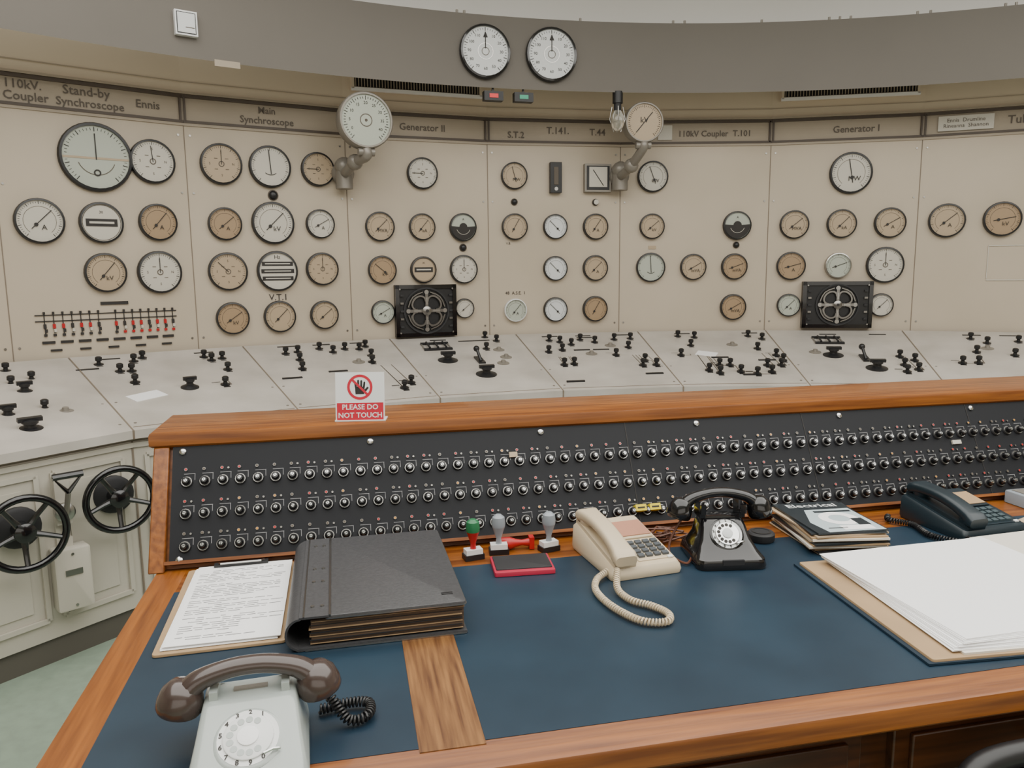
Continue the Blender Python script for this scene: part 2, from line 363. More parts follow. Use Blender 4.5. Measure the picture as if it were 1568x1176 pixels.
b=B(); b.text('V.T.1',.05,'ink',T(.01,.27,.004)); b.obj('panel_lettering',WF(6)[0])
b=B(); b.text('48  A.S.E.  I',.028,'ink',T(C0,.265,.004)); b.text('V.B.',.02,'ink',T(C0-.04,.58,.004)); b.obj('panel_lettering',WF(8)[0])
b=B(); b.box((-.27,.55,.002),(.05,.02,.003),'face_tan2'); b.obj('panel_label_plate',WF(9)[0])
b=B()
for y in(.53,.32): b.box((.12,y,.003),(.3,.006,.003),'face_white')
b.box((-.03,.43,.003),(.004,.2,.003),'face_white'); b.obj('blank_cover_plate',WF(11)[0])
for th,z,D in((-16.2,2.668,.29),(-11.6,2.672,.297)):
    b=B(); gauge(b,D,'clock','','face_clock',0,'black_gloss'); b.obj('wall_clock_dial',CF(th,z,4.775))
b=B(); b.box((0,0,.015),(.10,.11,.03),'white_plastic'); b.box((0,0,.0305),(.085,.095,.002),'black_soft'); b.box((0,0,.032),(.078,.088,.002),'face_clock'); b.box((.015,-.02,.033),(.04,.004,.001),'ink_soft'); b.obj('thermostat_box',CF(-34.7,2.63,4.78),bevel=.003)
b=B(); b.box((0,0,.003),(.12,.03,.006),'frieze'); b.obj('fascia_label',CF(-32.5,2.476,4.782))
for th,mn in((-15.6,'led_red'),(-13.5,'led_green')):
    b=B(); b.box((0,0,0),(.11,.05,.05),'black'); b.box((0,0,.026),(.05,.022,.003),mn); b.box((0,.045,0),(.01,.07,.01),'black'); b.obj('indicator_lamp_box',CF(th,2.44,4.80))
b=B(); b.cyl(.03,0,.065,'black',16); b.cyl(.022,-.04,0,'black_soft',16); b.lathe([(.02,-.04),(.035,-.07),(.04,-.11),(.03,-.14),(.01,-.155)],'glass_bulb',20)
for a in range(4): b.tube([(.032*math.cos(a*1.57),.032*math.sin(a*1.57),-.02),(.045*math.cos(a*1.57),.045*math.sin(a*1.57),-.09),(.02*math.cos(a*1.57),.02*math.sin(a*1.57),-.16)],.0025,'steel',5)
b.obj('inspection_lamp',T(*pol(4.80,-6.8,2.425)))
def swing(th_b,zb,th_g,zg,D,face,lab):
    b=B(); m0=CF(th_b,zb,5.22); g=CF(th_g,zg,4.88)
    inv=m0.inverted(); gp=inv@g.translation
    b.lathe([(.065,0),(.065,.02),(.05,.04)],'steel_paint',20)
    b.cyl(.05,-.06,.06,'steel_paint',20,T(0,-.03,.04)@RX(90)); b.sphere((0,.035,.05),.055,'steel_paint')
    P=spline([(0,0,.02),(0,-.0,.12),(gp.x*.4,.04,.22),(gp.x,gp.y-D*.62,gp.z+.0),(gp.x,gp.y-D*.48,gp.z)],6)
    b.tube(P,.028,'steel_paint',12); b.sphere(tuple(P[12]),.045,'steel_paint'); 
    b.tube([(gp.x-.045,gp.y-D*.55,gp.z),(gp.x+.045,gp.y-D*.55,gp.z)],.022,'steel_paint',10)
    b.m=T(*gp); r=D/2
    b.lathe([(r*.9,-.07),(r,-.05),(r,.02),(r*.96,.03),(r*.90,.03),(r*.9,.02)],'steel_paint',36,caps=(1,0)); 
    b.m=b.m@T(0,0,.001); b.disc(r*.9,.0195,face,32)
    for j in range(41):
        a=-50+280*j/40; b.box((r*.78,0,.021),(r*(.14 if j%5==0 else .07),r*.018,.001),'ink',RZ(a))
    if lab: b.text(lab,r*.4,'ink',T(0,r*.1,.022)); b.box((0,0,.022),(r*.04,r*1.3,.001),'ink',RZ(-40))
    else:
        b.ring(r*.2,r*.23,.021,'ink_soft',20); b.disc(r*.05,.022,'ink_soft')
        for j in range(9): b.text(str(j*5),r*.15,'ink',T(r*.6*math.cos(rad(210-30*j)),r*.6*math.sin(rad(210-30*j)),.021))
    b.obj('bracket_gauge',m0)
swing(-24.7,2.04,-24.0,2.285,.30,'face_green',''); swing(-5.5,2.06,-4.7,2.332,.235,'face_tan2','kV')
# ------------------------------------------------------------ control bench
root=bpy.data.objects.new('control_bench',None); COL.objects.link(root)
b=B()
def fr(i): return 4.03 if BA[i]<=-50 else 4.15
for i in range(len(BA)-1):
    A,Bq=BA[i],BA[i+1]
    P=lambda R,th,z: tuple(pol(R,th,z))
    ra,rb=fr(i),fr(i+1)
    a,c_,d,e=P(ra,A,.85),P(rb,Bq,.85),P(5.22,Bq,ZB),P(5.22,A,ZB)
    b.quad([a,c_,d,e],'bench')
    a2,c2=P(ra,A,.815),P(rb,Bq,.815); b.quad([a2,c2,c_,a],'bench')
    a3,c3=P(ra+.035,A,.80),P(rb+.035,Bq,.80); b.quad([a3,c3,c2,a2],'seam')
    a4,c4=P(ra+.04,A,.10),P(rb+.04,Bq,.10); b.quad([a4,c4,c3,a3],'bench_body')
    a5,c5=P(ra+.055,A,.10),P(rb+.055,Bq,.10); a6,c6=P(ra+.055,A,0),P(rb+.055,Bq,0); b.quad([a5,c5,c4,a4],'bench_body'); b.quad([a6,c6,c5,a5],'plinth')
for th in (BA[0],BA[-1]): b.quad([tuple(pol(4.12,th,0)),tuple(pol(4.12,th,.85)),tuple(pol(5.22,th,ZB)),tuple(pol(5.22,th,0))],'bench_body')
bt=b.obj('bench_body',parent=root)
b=B()
for i in range(1,len(BA)-1):
    a=pol(fr(i),BA[i],.8515);c_=pol(5.21,BA[i],ZB+.0015); t=(c_-a).normalized(); s_=t.cross(Vector((0,0,1)))*.003
    b.quad([tuple(a-s_),tuple(a+s_),tuple(c_+s_),tuple(c_-s_)],'seam')
    b.box((0,0,0),(.006,.006,.035),'seam',T(*pol(fr(i)-.001,BA[i],.8325)))
for i in range(len(BA)-1):
    m,w0,w1=BF(i); b.box((0,1.06,.002),(w1*.95,.005,.003),'seam',m); b.box((0,1.035,.001),(w1*.93,.003,.002),'seam',m)
    if i>1: b.box((0,.035,.001),(w0*.98,.003,.002),'seam',m)
    for sx in(-1,1):
        for y in(.08,.35,.7,1.0): b.cyl(.006,0,.003,'steel_paint',8,m@T(sx*(w0/2-.03+ y*.09),y))
    a=pol(fr(i)+.038,BA[i],0);c_=pol(fr(i+1)+.038,BA[i+1],0); mm=frame((c_-a).normalized(),Vector((0,0,1)),(a+c_)/2); L=(c_-a).length
    for x0,x1 in((-L/2+.05,-.03),(.03,L/2-.05)):
        for y in(.18,.74): b.box(((x0+x1)/2,y,.006),(x1-x0,.018,.012),'bench_body',mm)
        for x in(x0,x1): b.box((x,.46,.006),(.018,.56,.012),'bench_body',mm)
        b.box(((x0+x1)/2,.46,.002),(x1-x0-.10,.47,.006),'bench_body',mm)
    b.box((0,.785,.006),(L,.02,.012),'bench_body',mm); b.box((-L/2,.45,.004),(.006,.7,.008),'seam',mm)
b.obj('bench_trim',parent=root)
def sw(b,x,y,s_=1):
    b.lathe([(.026*s_,0),(.026*s_,.008),(.012*s_,.011),(.010*s_,.022),(.018*s_,.027),(.018*s_,.042),(.012*s_,.046)],'black',12,T(x,y))
    b.box((x,y-.036*s_,.003),(.034*s_,.010,.004),'black')
def rot(b,x,y,s_=1):
    b.lathe([(.055*s_,0),(.055*s_,.006),(.04*s_,.012),(.022*s_,.018),(.02*s_,.030),(.028*s_,.034),(.028*s_,.046),(.01*s_,.05)],'black',20,T(x,y))
    b.box((x,y,.048),(.08*s_,.020*s_,.016),'black',None)
def lev(b,x,y):
    b.box((x,y,.006),(.040,.12,.012),'black'); b.tube([(x,y-.03,.01),(x-.012,y+.02,.06)],.009,'black',8); b.sphere((x-.014,y+.03,.066),.018,'black')
def fram(b,x,y):
    for dy in(-.06,.06): b.box((x,y+dy,.008),(.17,.022,.016),'black')
    for dx in(-.05,0,.05): b.tube([(x+dx,y-.06,.02),(x+dx,y+.06,.02)],.006,'black',8)
    for dx in(-.08,.08): b.box((x+dx,y,.006),(.008,.13,.01),'steel_paint')
CT={1:"r-1 33;R2 15;r12 61;k19 78;k10 74;k13 37;g19 31;k13 95;k5 95;b-10 95;k-20 60;r-20 30",
2:"k-32 93;k-25 79;k-16 94;k-11 99;k-20 78;k-22 60;r-1 46;k18 93;k20 86;k26 88;k23 68;k15 45;b-26 101;b20 101;b-38 86",
3:"k-23 89;k-16 91;k-18 76;k-20 60;k-3 95;k3 87;k19 90;k22 76;k19 64;b-3 52;b-28 46;k22 18;k28 25;b0 103;b22 103;k11 92;k24 95;b-20 103;g12 66",
4:"f-16 87;R-15 60;l3 57;R0 32;k19 104;k24 95;k13 79;g20 76;g20 61;b-12 101;b15 97;b5 97;g15 50",
5:"k-22 92;k-16 88;k-27 68;k-18 71;b2 97;k6 86;g-2 62;k20 91;k31 92;k24 73;k-23 42;k-17 43;k22 37;k30 37;k26 46;k12 58;b-23 13;k-2 92;k-10 82;b2 101;b-20 101;b28 101;b24 22;b-6 70;b6 70;g14 78",
6:"k-18 96;k-8 93;k-24 55;k-14 75;k27 95;k34 88;k25 67;k-14 26;k-6 35;k-9 21;k0 35;k3 23;k11 19;k21 34;k32 53;k29 34;k33 43;g12 76;b-14 102;b30 102;b8 18;k20 22;b-2 50;b24 44",
7:"f-8 84;R-11 54;l5 48;R7 30;k25 52;k21 24;k28 28;k23 36;b-5 99;b25 99;k31 45;g-20 60",
8:"k-7 92;k-9 64;k0 83;k-20 42;k-12 43;k17 87;k9 59;b-5 100;k22 70;k18 50;k25 95;g-2 72;b15 100",
9:"k-20 90;k0 85;k10 60;R-10 50",10:"k-20 90;k0 85;k10 60;R-10 50",0:"k-20 90;k0 85;k10 60;R-10 50"}
for i,sx in CT.items():
    b=B(); m,w0,w1=BF(i)
    for t in sx.split(';'):
        k=t[0]; x,y=[float(q)/100 for q in t[1:].split()]
        if k=='k': sw(b,x,y,.88)
        elif k=='r': rot(b,x,y,.75)
        elif k=='R': rot(b,x,y,1.05)
        elif k=='g': b.lathe([(.035,0),(.035,.006),(.015,.010),(.012,.022)],'steel_paint',16,T(x,y))
        elif k=='b': b.box((x,y,.004),(.10,.014,.008),'black')
        elif k=='l': lev(b,x,y)
        elif k=='f': fram(b,x,y)
    pts=[tuple(float(q)/100 for q in t[1:].split()) for t in sx.split(';') if t[0]=='k']
    pts.sort()
    for (x0,y0),(x1,y1) in zip(pts,pts[1:]):
        if abs(x1-x0)<.16:
            b.box(((x0+x1)/2,y0,.0015),(abs(x1-x0),.005,.003),'ink_soft'); b.box((x1,(y0+y1)/2,.0015),(.005,abs(y1-y0),.003),'ink_soft')
    for x,y in pts[::3]: b.box((x+.045,y+.02,.001),(.035,.010,.002),'face_white'); b.box((x-.03,y+.05,.002),(.04,.005,.003),'ink')
    b.obj('bench_switches',m,root)
for i,x,y,a in((2,-.21,.40,20),(6,-.08,.58,-25)):
    b=B(); b.box((0,0,.0015),(.15 if i==2 else .12,.09,.003),'paper'); b.obj('paper_note',BF(i)[0]@T(x,y,0.001)@RZ(a))
b=B(); b.disc(.07,.0018,'stain',20); b.obj('bench_stain',BF(6)[0]@T(.18,.74,0)@S(1,1.5,1),root)
for th,z,Rw in((-47.2,.575,.128),(-42.3,.605,.122)):
    b=B(); n=40; b.tube([(Rw*math.cos(2*math.pi*j/n),Rw*math.sin(2*math.pi*j/n),.11) for j in range(n)],.0135,'black_gloss',10,closed=True)
    for q in range(5):
        a=rad(52+72*q); P=[(.02*math.cos(a),.02*math.sin(a),.085),(Rw*.5*math.cos(a),Rw*.5*math.sin(a),.09),(Rw*math.cos(a),Rw*math.sin(a),.11)]
        b.tube(P,0,'black_gloss',8,rr=[.014,.010,.009])
    b.lathe([(.075,0),(.075,.02),(.06,.03)],'black_soft',24); b.lathe([(.03,.03),(.03,.09),(.035,.095),(.035,.105),(.015,.115)],'black_gloss',20)
    R=4.07 if th<-45 else 4.16
    b.obj('handwheel',CF(th,z,R))
b=B(); b.box((0,.02,.02),(.05,.18,.04),'bench_body'); b.lathe([(.035,.03),(.035,.06),(.02,.07)],'steel',20,T(0,-.02)); b.tube([(0,-.02,.07),(0,.07,.12)],.010,'steel_paint',8)
b.tube([(0,.07,.12),(-.045,.13,.13),(.045,.13,.13),(0,.07,.12)],.009,'black_gloss',8); b.tube([(-.05,.135,.13),(.05,.135,.13)],.013,'black_gloss',8); b.obj('d_handle_lever',CF(-45.0,.615,4.115))
b=B(); b.prism(rrect(.125,.24,.008),0,.07,'bench_body',.006); b.box((0,.03,.072),(.05,.012,.004),'ink'); b.box((0,.03,.073),(.058,.022,.003),'steel'); 
for y in(-.10,.10): b.cyl(.005,.07,.074,'steel',8,T(0,y))
b.box((0,.135,.02),(.03,.04,.025),'bench_body'); b.obj('switch_box',CF(-44.9,.335,4.115))
# ------------------------------------------------------------ operator's desk
DM=RZ(12.1); ZD=.78
def D(s_,w,z=ZD,a=0): return DM@T(s_,w,z)@RZ(a)
desk=bpy.data.objects.new('operator_desk',None); COL.objects.link(desk)
SL,SR=-.458,2.75; WFr,WR=.975,2.22
b=B(); b.prism([(SL,WFr),(SR,WFr),(SR,WR),(SL,WR)],ZD-.045,ZD-.0005,'wood',.008,chb=.008); b.obj('desk_top',DM,desk)
b=B(); b.box(((SL+.035),(WFr+1.86)/2,ZD-.003),(.065,1.86-WFr-.01,.006),'wood_y'); b.obj('desk_edge_strip',DM,desk)
b=B(); b.box(((SL-.39)/2+.0,1.5,.37),(.05,.95,.74),'wood_y'); b.obj('desk_end_panel',DM,desk,bevel=.004)
b=B()
b.box(((SL+SR)/2,1.05,.60),(SR-SL-.06,.03,.28),'wood_dark')
for j,x in enumerate([x*.62-.1 for x in range(5)]):
    b.box((x,1.028,.665),(.56,.02,.115),'wood_dark'); b.box((x,1.014,.665),(.50,.01,.075),'wood_dark')
    b.sphere((x,1.0,.665),.014,'steel',10); 
for x0 in(.9,2.1): b.box((x0+.2,1.35,.30),(.45,.6,.6),'wood_dark'); b.box((x0+.2,1.04,.3),(.40,.02,.42),'wood_dark')
b.box(((SL+SR)/2,2.1,.37),(SR-SL-.06,.04,.74),'wood_dark')
b.obj('desk_carcass',DM,desk,bevel=.003)
b=B()
for x0,x1 in((-.392,.078),(.177,2.62)): b.box(((x0+x1)/2,1.38,ZD-.0005),((x1-x0),.68,.002),'leather')
b.obj('desk_leather',DM,desk)
b=B(); b.box((.1275,1.38,ZD-.0005),(.098,.70,.003),'wood_worn'); b.obj('desk_divider',DM,desk)
sb=bpy.data.objects.new('switch_panel_cabinet',None); COL.objects.link(sb)
xa,xb=-.470,2.75
def XP(x,p): return [(x,w,z) for w,z in p]
prof=[(1.865,ZD+.0005),(2.005,1.048),(2.22,1.048),(2.22,ZD+.0005)]
b=B(); b.loft([XP(xa+.03,prof),XP(xb,prof)],'wood'); b.obj('switch_cabinet_body',DM,sb)
pe=[(1.840,ZD+.0005),(1.987,1.048),(2.235,1.048),(2.235,ZD+.0005)]
b=B(); b.loft([XP(xa-.004,pe),XP(xa+.032,pe)],'wood_y'); b.obj('switch_cabinet_end',DM,sb,bevel=.003)
b=B(); b.prism([(xa-.014,1.985),(xb,1.985),(xb,2.245),(xa-.014,2.245)],1.047,1.085,'wood',.008,chb=.006); b.obj('switch_cabinet_cap',DM,sb)
p0=Vector((0,1.862,.79)); p1=Vector((0,1.999,1.046)); ey=(p1-p0).normalized(); FL=(p1-p0).length
FMt=DM@frame(Vector((1,0,0)),ey,p0)
b=B(); b.box(((xa+.04+xb)/2,FL/2,.004),(xb-xa-.04,FL,.008),'panel_black')
for x in (.745,1.29,1.85): b.box((x,FL/2,.0085),(.002,FL,.001),'ink')
b.box(((xa+xb)/2,.004,.010),(xb-xa-.06,.008,.010),'wood')
b.obj('switch_panel_face',FMt,sb)
b=B(); b2=B(); z=.008; dx=.0415
ncol=int((xb-xa-.1)/dx)
for j in range(ncol):
    for r_,yy in enumerate((.197,.118,.040)):
        x=xa+.075+dx*j+random.uniform(-.0008,.0008)
        m=T(x,yy,z)
        b.lathe([(.0145,0),(.0145,.003),(.012,.006)],'black_soft',12,m); b.ring(.0108,.0125,.0062,'steel' if random.random()<.6 else 'steel_dark',12,m)
        q=random.uniform(0,180)
        b.lathe([(.0098,.006),(.0092,.016),(.007,.019)],'black_gloss',10,m); b.lathe([(.0050,.019),(.0042,.0215)],'chrome',8,m); b.box((0,0,.0218),(.009,.0012,.001),'black',m@RZ(q))
        b2.cyl(.0040,0,.003,'steel_dark',8,T(x-.003,yy+.031,z)); b2.disc(.0030,.0035,random.choice(['red','red','amber','ink_soft','ink_soft']),8,T(x-.003,yy+.031,z))
        b2.box((x+.006,yy+.020,z+.0005),(.026,.0013,.0008),'ink_text'); b2.box((x+.018,yy+.012,z+.0005),(.0012,.016,.0008),'ink_text')
        if random.random()<.5: b2.cyl(.0028,0,.003,'steel_dark',6,T(x+.012,yy+.030,z))
for j in range(7):
    x=xa+.075+.455*j; b.lathe([(.008,0),(.008,.004),(.004,.007)],'chrome',12,T(x-.012,.274,z))
    if j in(0,3): b.lathe([(.008,0),(.008,.004),(.004,.007)],'chrome',12,T(x-.012,.010,z))
b.obj('switch_panel_knobs',FMt,sb); b2.obj('switch_panel_lamps',FMt,sb)
b=B()
for x in(.745,.785): b.box((x,.045,z+.012),(.03,.017,.024),'yellow'); b.box((x,.045,z+.0245),(.02,.004,.001),'ink')
b.box((.42,.215,z+.003),(.022,.014,.006),'face_tan2'); b.box((1.78,.17,z+.003),(.03,.012,.006),'face_white'); b.obj('switch_panel_labels',FMt,sb)
# ---- sign
b=B(); sw_,sh=.131,.131
b.m=RX(82)@S(.97,.97,1); b.box((0,sh/2,0),(sw_,sh,.003),'white_plastic'); z=.002
b.ring(.027,.034,z,'red_sign',32,T(.0,.091)); 
hm=T(0,.088,z-.0002)
b.add([(-.012,-.016,0),(.011,-.016,0),(.013,.004,0),(-.013,.004,0)],[(0,1,2,3)],'ink',hm)
for x,l,a in((-.0105,.014,8),(-.0035,.019,3),(.0035,.018,-2),(.0105,.014,-8)): b.add([(-.0028,0,0),(.0028,0,0),(.0026,l,0),(0,l+.0025,0),(-.0026,l,0)],[(0,1,2,3,4)],'ink',hm@T(x,.002)@RZ(a))
b.add([(0,0,0),(.006,-.004,0),(.016,.009,0),(.012,.012,0)],[(0,1,2,3)],'ink',hm@T(.008,-.008))
b.box((0,0,.0003),(.058,.006,.0006),'red_sign',T(0,.091,z)@RZ(-45))
b.box((0,.026,z-.0003),(.124,.046,.0006),'red_sign'); b.text('PLEASE DO',.0195,'white_plastic',T(0,.037,z+.0004),bold=.0004); b.text('NOT TOUCH',.0195,'white_plastic',T(0,.015,z+.0004),bold=.0004)
b.m=Matrix.Identity(4); b.box((0,.02,.0015),(sw_,.05,.003),'white_plastic'); b.obj('do_not_touch_sign',D(.026,2.012,1.0855,-10))
# ---- clipboard
b=B(); b.prism(rrect(.235,.415,.008),0,.005,'card',.001)
for k in range(5): b.box((.004+random.uniform(-.004,.004),.004+random.uniform(-.004,.004),.0068+.0012*k),(.207,.395,.0011),'paper',RZ(random.uniform(-1.5,1.5)))
for r_ in range(38):
    x=-.085; y=.168-.0092*r_
    if r_%9==8: continue
    while x<.085-(random.random()<.2)*.08:
        l=random.uniform(.008,.03); 
        if random.random()<.8: b.box((x+l/2,y,.0127),(l,.0014,.0003),'ink_text')
        x+=l+.004
b.box((0,.196,.0145),(.12,.016,.008),'black'); b.tube([(-.05,.20,.018),(-.045,.185,.022),(.045,.185,.022),(.05,.20,.018)],.0022,'steel',6); b.obj('clipboard_with_papers',D(-.258,1.626,ZD+.0015,1.5))
# ---- binder
b=B(); w,d,h=.335,.425,.064
b.box((.012,0,.003),(w-.02,d,.005),'charcoal')
b.box((.022,0,h/2),(w-.05,d-.016,h-.018),'pages')
b.prism(rrect(w-.075,d,.006,cx=.038),h-.004,h+.001,'charcoal',.0015)
b.prism(rrect(w-.071,d+.004,.006,cx=.038),h-.0055,h-.0035,'steel')
b.prism(rrect(w-.03,d+.003,.006,cx=.018),.0,.002,'steel')
sp=[]
for a in range(90,271,15): sp.append((-w/2+.03+ .03*math.cos(rad(a)),(h/2)+h/2*math.sin(rad(a))))
inn=[((-w/2+.03)+(x-(-w/2+.03))*.85,h/2+(z_-h/2)*.88) for x,z_ in sp]
loop=sp+inn[::-1]
b.loft([[(x,-d/2,z_) for x,z_ in loop],[(x,d/2,z_) for x,z_ in loop]],'charcoal')
b.box((-w/2+.055,0,h-.0005),(.056,d,.004),'charcoal'); b.box((-w/2+.082,0,h+.0005),(.004,d,.005),'steel_dark'); b.box((-w/2+.035,0,h+.0015),(.003,d,.002),'steel_dark')
for y in(-.17,-.05,.02,.16): 
    for x in(.05,.068): b.cyl(.0035,h,h+.004,'steel',10,T(-w/2+x,y))
b.box((w/2-.03,-d/2+.04,h+.0012),(.022,.0035,.0008),'black'); b.box((w/2-.03,-d/2+.047,h+.0012),(.022,.0035,.0008),'black')
for k in range(7): b.box((.02+random.uniform(-.002,.004),-.001,.01+.007*k),(w-.05,d-.012+random.uniform(-.004,.004),.0010),'black_soft' if k%2 else 'card')
b.obj('ring_binder',D(.031,1.592,ZD+.0015,.8))
def stamp(s_,w,mh,mb,ml,a=0,h=1):
    b=B(); b.box((0,0,.006),(.042,.026,.012),'black'); b.box((0,0,.017),(.036,.022,.012),mb)
    b.lathe([(.007,.02),(.0055,.035),(.010,.05),(.014,.062)],mh,16); b.lathe([(.014,.062),(.015,.07),(.013,.084),(.006,.09)],ml,16); b.obj('rubber_stamp',D(s_,w,ZD,a)@S(1.15,1.15,h*1.1))
stamp(.278,1.765,'red','white_plastic','green',10); stamp(.345,1.785,'grey_plastic','white_plastic','grey_plastic',-5); stamp(.470,1.775,'grey_plastic','white_plastic','grey_plastic',15)
b=B(); b.m=T(0,0,.016)@RY(90)
b.box((0,0,.006),(.03,.024,.012),'red'); b.lathe([(.010,.012),(.007,.03),(.010,.045),(.0155,.06),(.0155,.08),(.01,.088)],'red',16); b.lathe([(.004,.088),(.003,.10)],'black',8); b.obj('rubber_stamp',D(.437,1.80,ZD,176))
b=B(); b.prism(rrect(.14,.105,.004),0,.010,'pad_red',.001); b.prism(rrect(.130,.086,.003,cy=.004),.010,.0125,'black_soft',.0008); b.obj('ink_pad',D(.380,1.682,ZD+.0015,-4))
# ---- telephones
def handset(b,mn,L=.2,dz=0,cupr=.027,rr_=.0115):
    h=L/2-.025; P=spline([(-h,0,.0),(-h*.75,0,.022),(-h*.35,0,.034),(0,0,.037),(h*.35,0,.034),(h*.75,0,.022),(h,0,.0)],5)
    n=len(P); R=[rr_*(1+.55*abs(2*i/(n-1)-1)**3) for i in range(n)]
    b.tube(P,0,mn,12,rr=R,flat=.85)
    for s_ in(-1,1):
        m=T(s_*h,0,.008)@RY(s_*-14); b.lathe([(.006,.018),(cupr*.6,.014),(cupr*.88,.002),(cupr,-.014),(cupr,-.026),(cupr*.92,-.031),(cupr*.5,-.033)],mn,22,m)
def dial(b,m,r,plate,wheelm,holem,nums,ctrm):
    b.lathe([(r*1.12,-.004),(r*1.12,.002),(r,.005)],plate,32,m); b.disc(r*.98,.0055,nums,32,m)
    b.lathe([(r*.80,.0055),(r*.80,.008),(r*.77,.009)],wheelm,32,m)
    b.lathe([(r*.34,.009),(r*.34,.011),(r*.3,.0115)],ctrm,24,m)
    for j in range(10):
        a=rad(60+27*j); b.disc(r*.115,.0095,holem,12,m@T(r*.58*math.cos(a),r*.58*math.sin(a)))
        b.text(str((j+1)%10),r*.24,'ink' ,m@T(r*.89*math.cos(a),r*.89*math.sin(a),.0062),bold=.0003); 
    b.tube([(r*.5,-r*.72,.012),(r*.78,-r*.62,.012),(r*1.0,-r*.55,.006)],.0022,'chrome',6,m)
b=B(); mb='phone_grey'
b.loft([rl(.160,.205,.02,0,cy=-.0),rl(.168,.212,.022,.006),rl(.166,.208,.022,.018),rl(.156,.178,.02,.034,cy=.012),rl(.147,.140,.018,.052,cy=.026),rl(.138,.095,.016,.072,cy=.042),rl(.132,.070,.014,.080,cy=.046),rl(.120,.055,.012,.083,cy=.046)],mb)
dm=T(0,-.040,.051)@RX(27); dial(b,dm,.044,mb,'white_plastic','phone_grey','white_plastic','paper')
for sx in(-1,1):
    b.box((sx*.052,.048,.088),(.012,.05,.016),mb); b.cyl(.006,.088,.104,mb,10,T(sx*.045,.075)); 
b.box((0,.048,.0845),(.05,.01,.003),'steel_paint')
b.m=T(0,.044,.086); handset(b,'phone_brown',.245,cupr=.034,rr_=.0165); b.m=Matrix.Identity(4)
b.text('999',.009,'ink',T(0,.015,.0655)@RX(27))
coil(b,[(.10,.06,.072),(.12,.055,.04),(.145,.035,.012),(.175,.04,.012),(.18,.075,.012),(.15,.085,.012),(.10,.08,.01)],.0068,.0023,.006,'black')
b.obj('rotary_telephone',D(-.158,1.078,ZD+.0015,3)@S(.96,.96,.96))
b=B(); mb='black_gloss'
b.loft([rl(.163,.170,.02,0),rl(.167,.174,.022,.006),rl(.160,.166,.022,.022),rl(.140,.136,.02,.034,cy=.006),rl(.120,.106,.02,.055,cy=.014),rl(.108,.085,.018,.080,cy=.022),rl(.098,.065,.016,.094,cy=.026),rl(.085,.045,.014,.098,cy=.026)],mb)
b.box((0,-.084,.018),(.05,.006,.012),'black_soft')
dm=T(0,-.030,.066)@RX(50); dial(b,dm,.036,mb,'chrome','ink','face_clock','face_clock')
for sx in(-1,1): b.box((sx*.048,.026,.106),(.014,.045,.02),mb); b.box((sx*.048,.0,.118),(.012,.008,.022),mb); b.box((sx*.048,.05,.118),(.012,.008,.022),mb)
b.m=T(0,.026,.116); handset(b,mb,.238,cupr=.030,rr_=.014); b.m=Matrix.Identity(4)
b.tube(spline([(-.09,.03,.09),(-.12,.02,.04),(-.125,.0,.01),(-.10,-.05,.006),(-.07,.0,.01)],8),.003,'cable_brown',6)
b.obj('rotary_telephone',D(.862,1.630,ZD+.0015,-9))
b=B()
for k in range(5):
    P=[(random.uniform(-.05,.05),random.uniform(-.05,.03),random.uniform(.004,.03)) for _ in range(7)]; P[0]=(0,.035,.02)
    b.tube(spline(P,7),.0025,'cable_brown',5)
b.obj('tangled_telephone_wires',D(.775,1.785,ZD+.001,0))
b=B(); b.lathe([(.032,0),(.034,.004),(.034,.018),(.03,.022),(.01,.023)],'black_soft',28); b.ring(.02,.024,.0235,'ink',20); b.obj('round_tin',D(1.015,1.715,ZD+.0015))
def pushphone(name,mb,mk,mw_,cordpts,ml,body=(.175,.235),hand=.215,cm=None,tk=1.0):
    b=B(); w,d=body
    def sl(wd,dd,r,z0,t): return rl(wd,dd,r,z0,tilt=t)
    b.loft([sl(w,d,.012,0.0,0),sl(w+.004,d+.004,.012,.008,0),sl(w,d,.012,.038,.18),sl(w-.012,d-.012,.010,.046,.18)],mb)
    tl=math.degrees(math.atan(.18)); b.m=T(0,0,.0465)@RX(tl)
    b.box((w*.2,d*.22,.0008),(w*.5,d*.30,.0016),ml); b.box((w*.2,d*.02,.002),(w*.46,.008,.003),mb)
    b.box((w*.2,-d*.23,.0006),(w*.52,d*.36,.0012),mb)
    for r_ in range(4):
        for c_ in range(4): b.box((w*.02+.0205*c_,-d*.09-.019*r_,.0035),(.015,.0125,.006),mk)
    b.box((w*.4,-d*.4,.002),(.012,.008,.003),'white_plastic'); 
    b.box((-w*.3,0,.004),(.052,d*.96,.010),mb)
    b.m=T(0,0,.046)@RX(tl)@T(-w*.32,-.004,.022)
    hl=hand/2
    L=[]
    for t in range(-10,11):
        u=t/10; y=u*hl; e=abs(u); wd=(.040+.016*e**4)*tk; hh=(.018+.006*e**3)*tk; zc=.018*(1-e**2)
        if e>.95: wd*=.84; hh*=.7
        L.append([(x,y,zc+zz) for x,zz in rrect(wd,hh*1.25,min(.0105,hh*.6))])
    b.loft(L,mb)
    for s_ in(-1,1): b.lathe([(.020,-.014),(.024,-.004),(.024,.004)],mb,20,T(0,s_*(hl-.028),-.002))
    b.m=Matrix.Identity(4)
    coil(b,cordpts,.0058,.0024,.0064,cm or mb)
    b.obj(name,mw_)
pushphone('push_button_telephone','phone_beige','key_grey',D(.630,1.672,ZD+.0015,6),[(-.088,-.09,.015),(-.125,-.115,.010),(-.150,-.17,.009),(-.150,-.25,.009),(-.125,-.325,.009),(-.08,-.345,.009),(-.06,-.315,.009),(-.075,-.27,.009),(-.10,-.235,.009),(-.105,-.18,.012),(-.08,-.125,.03)],'label_pink',hand=.235,tk=1.12)
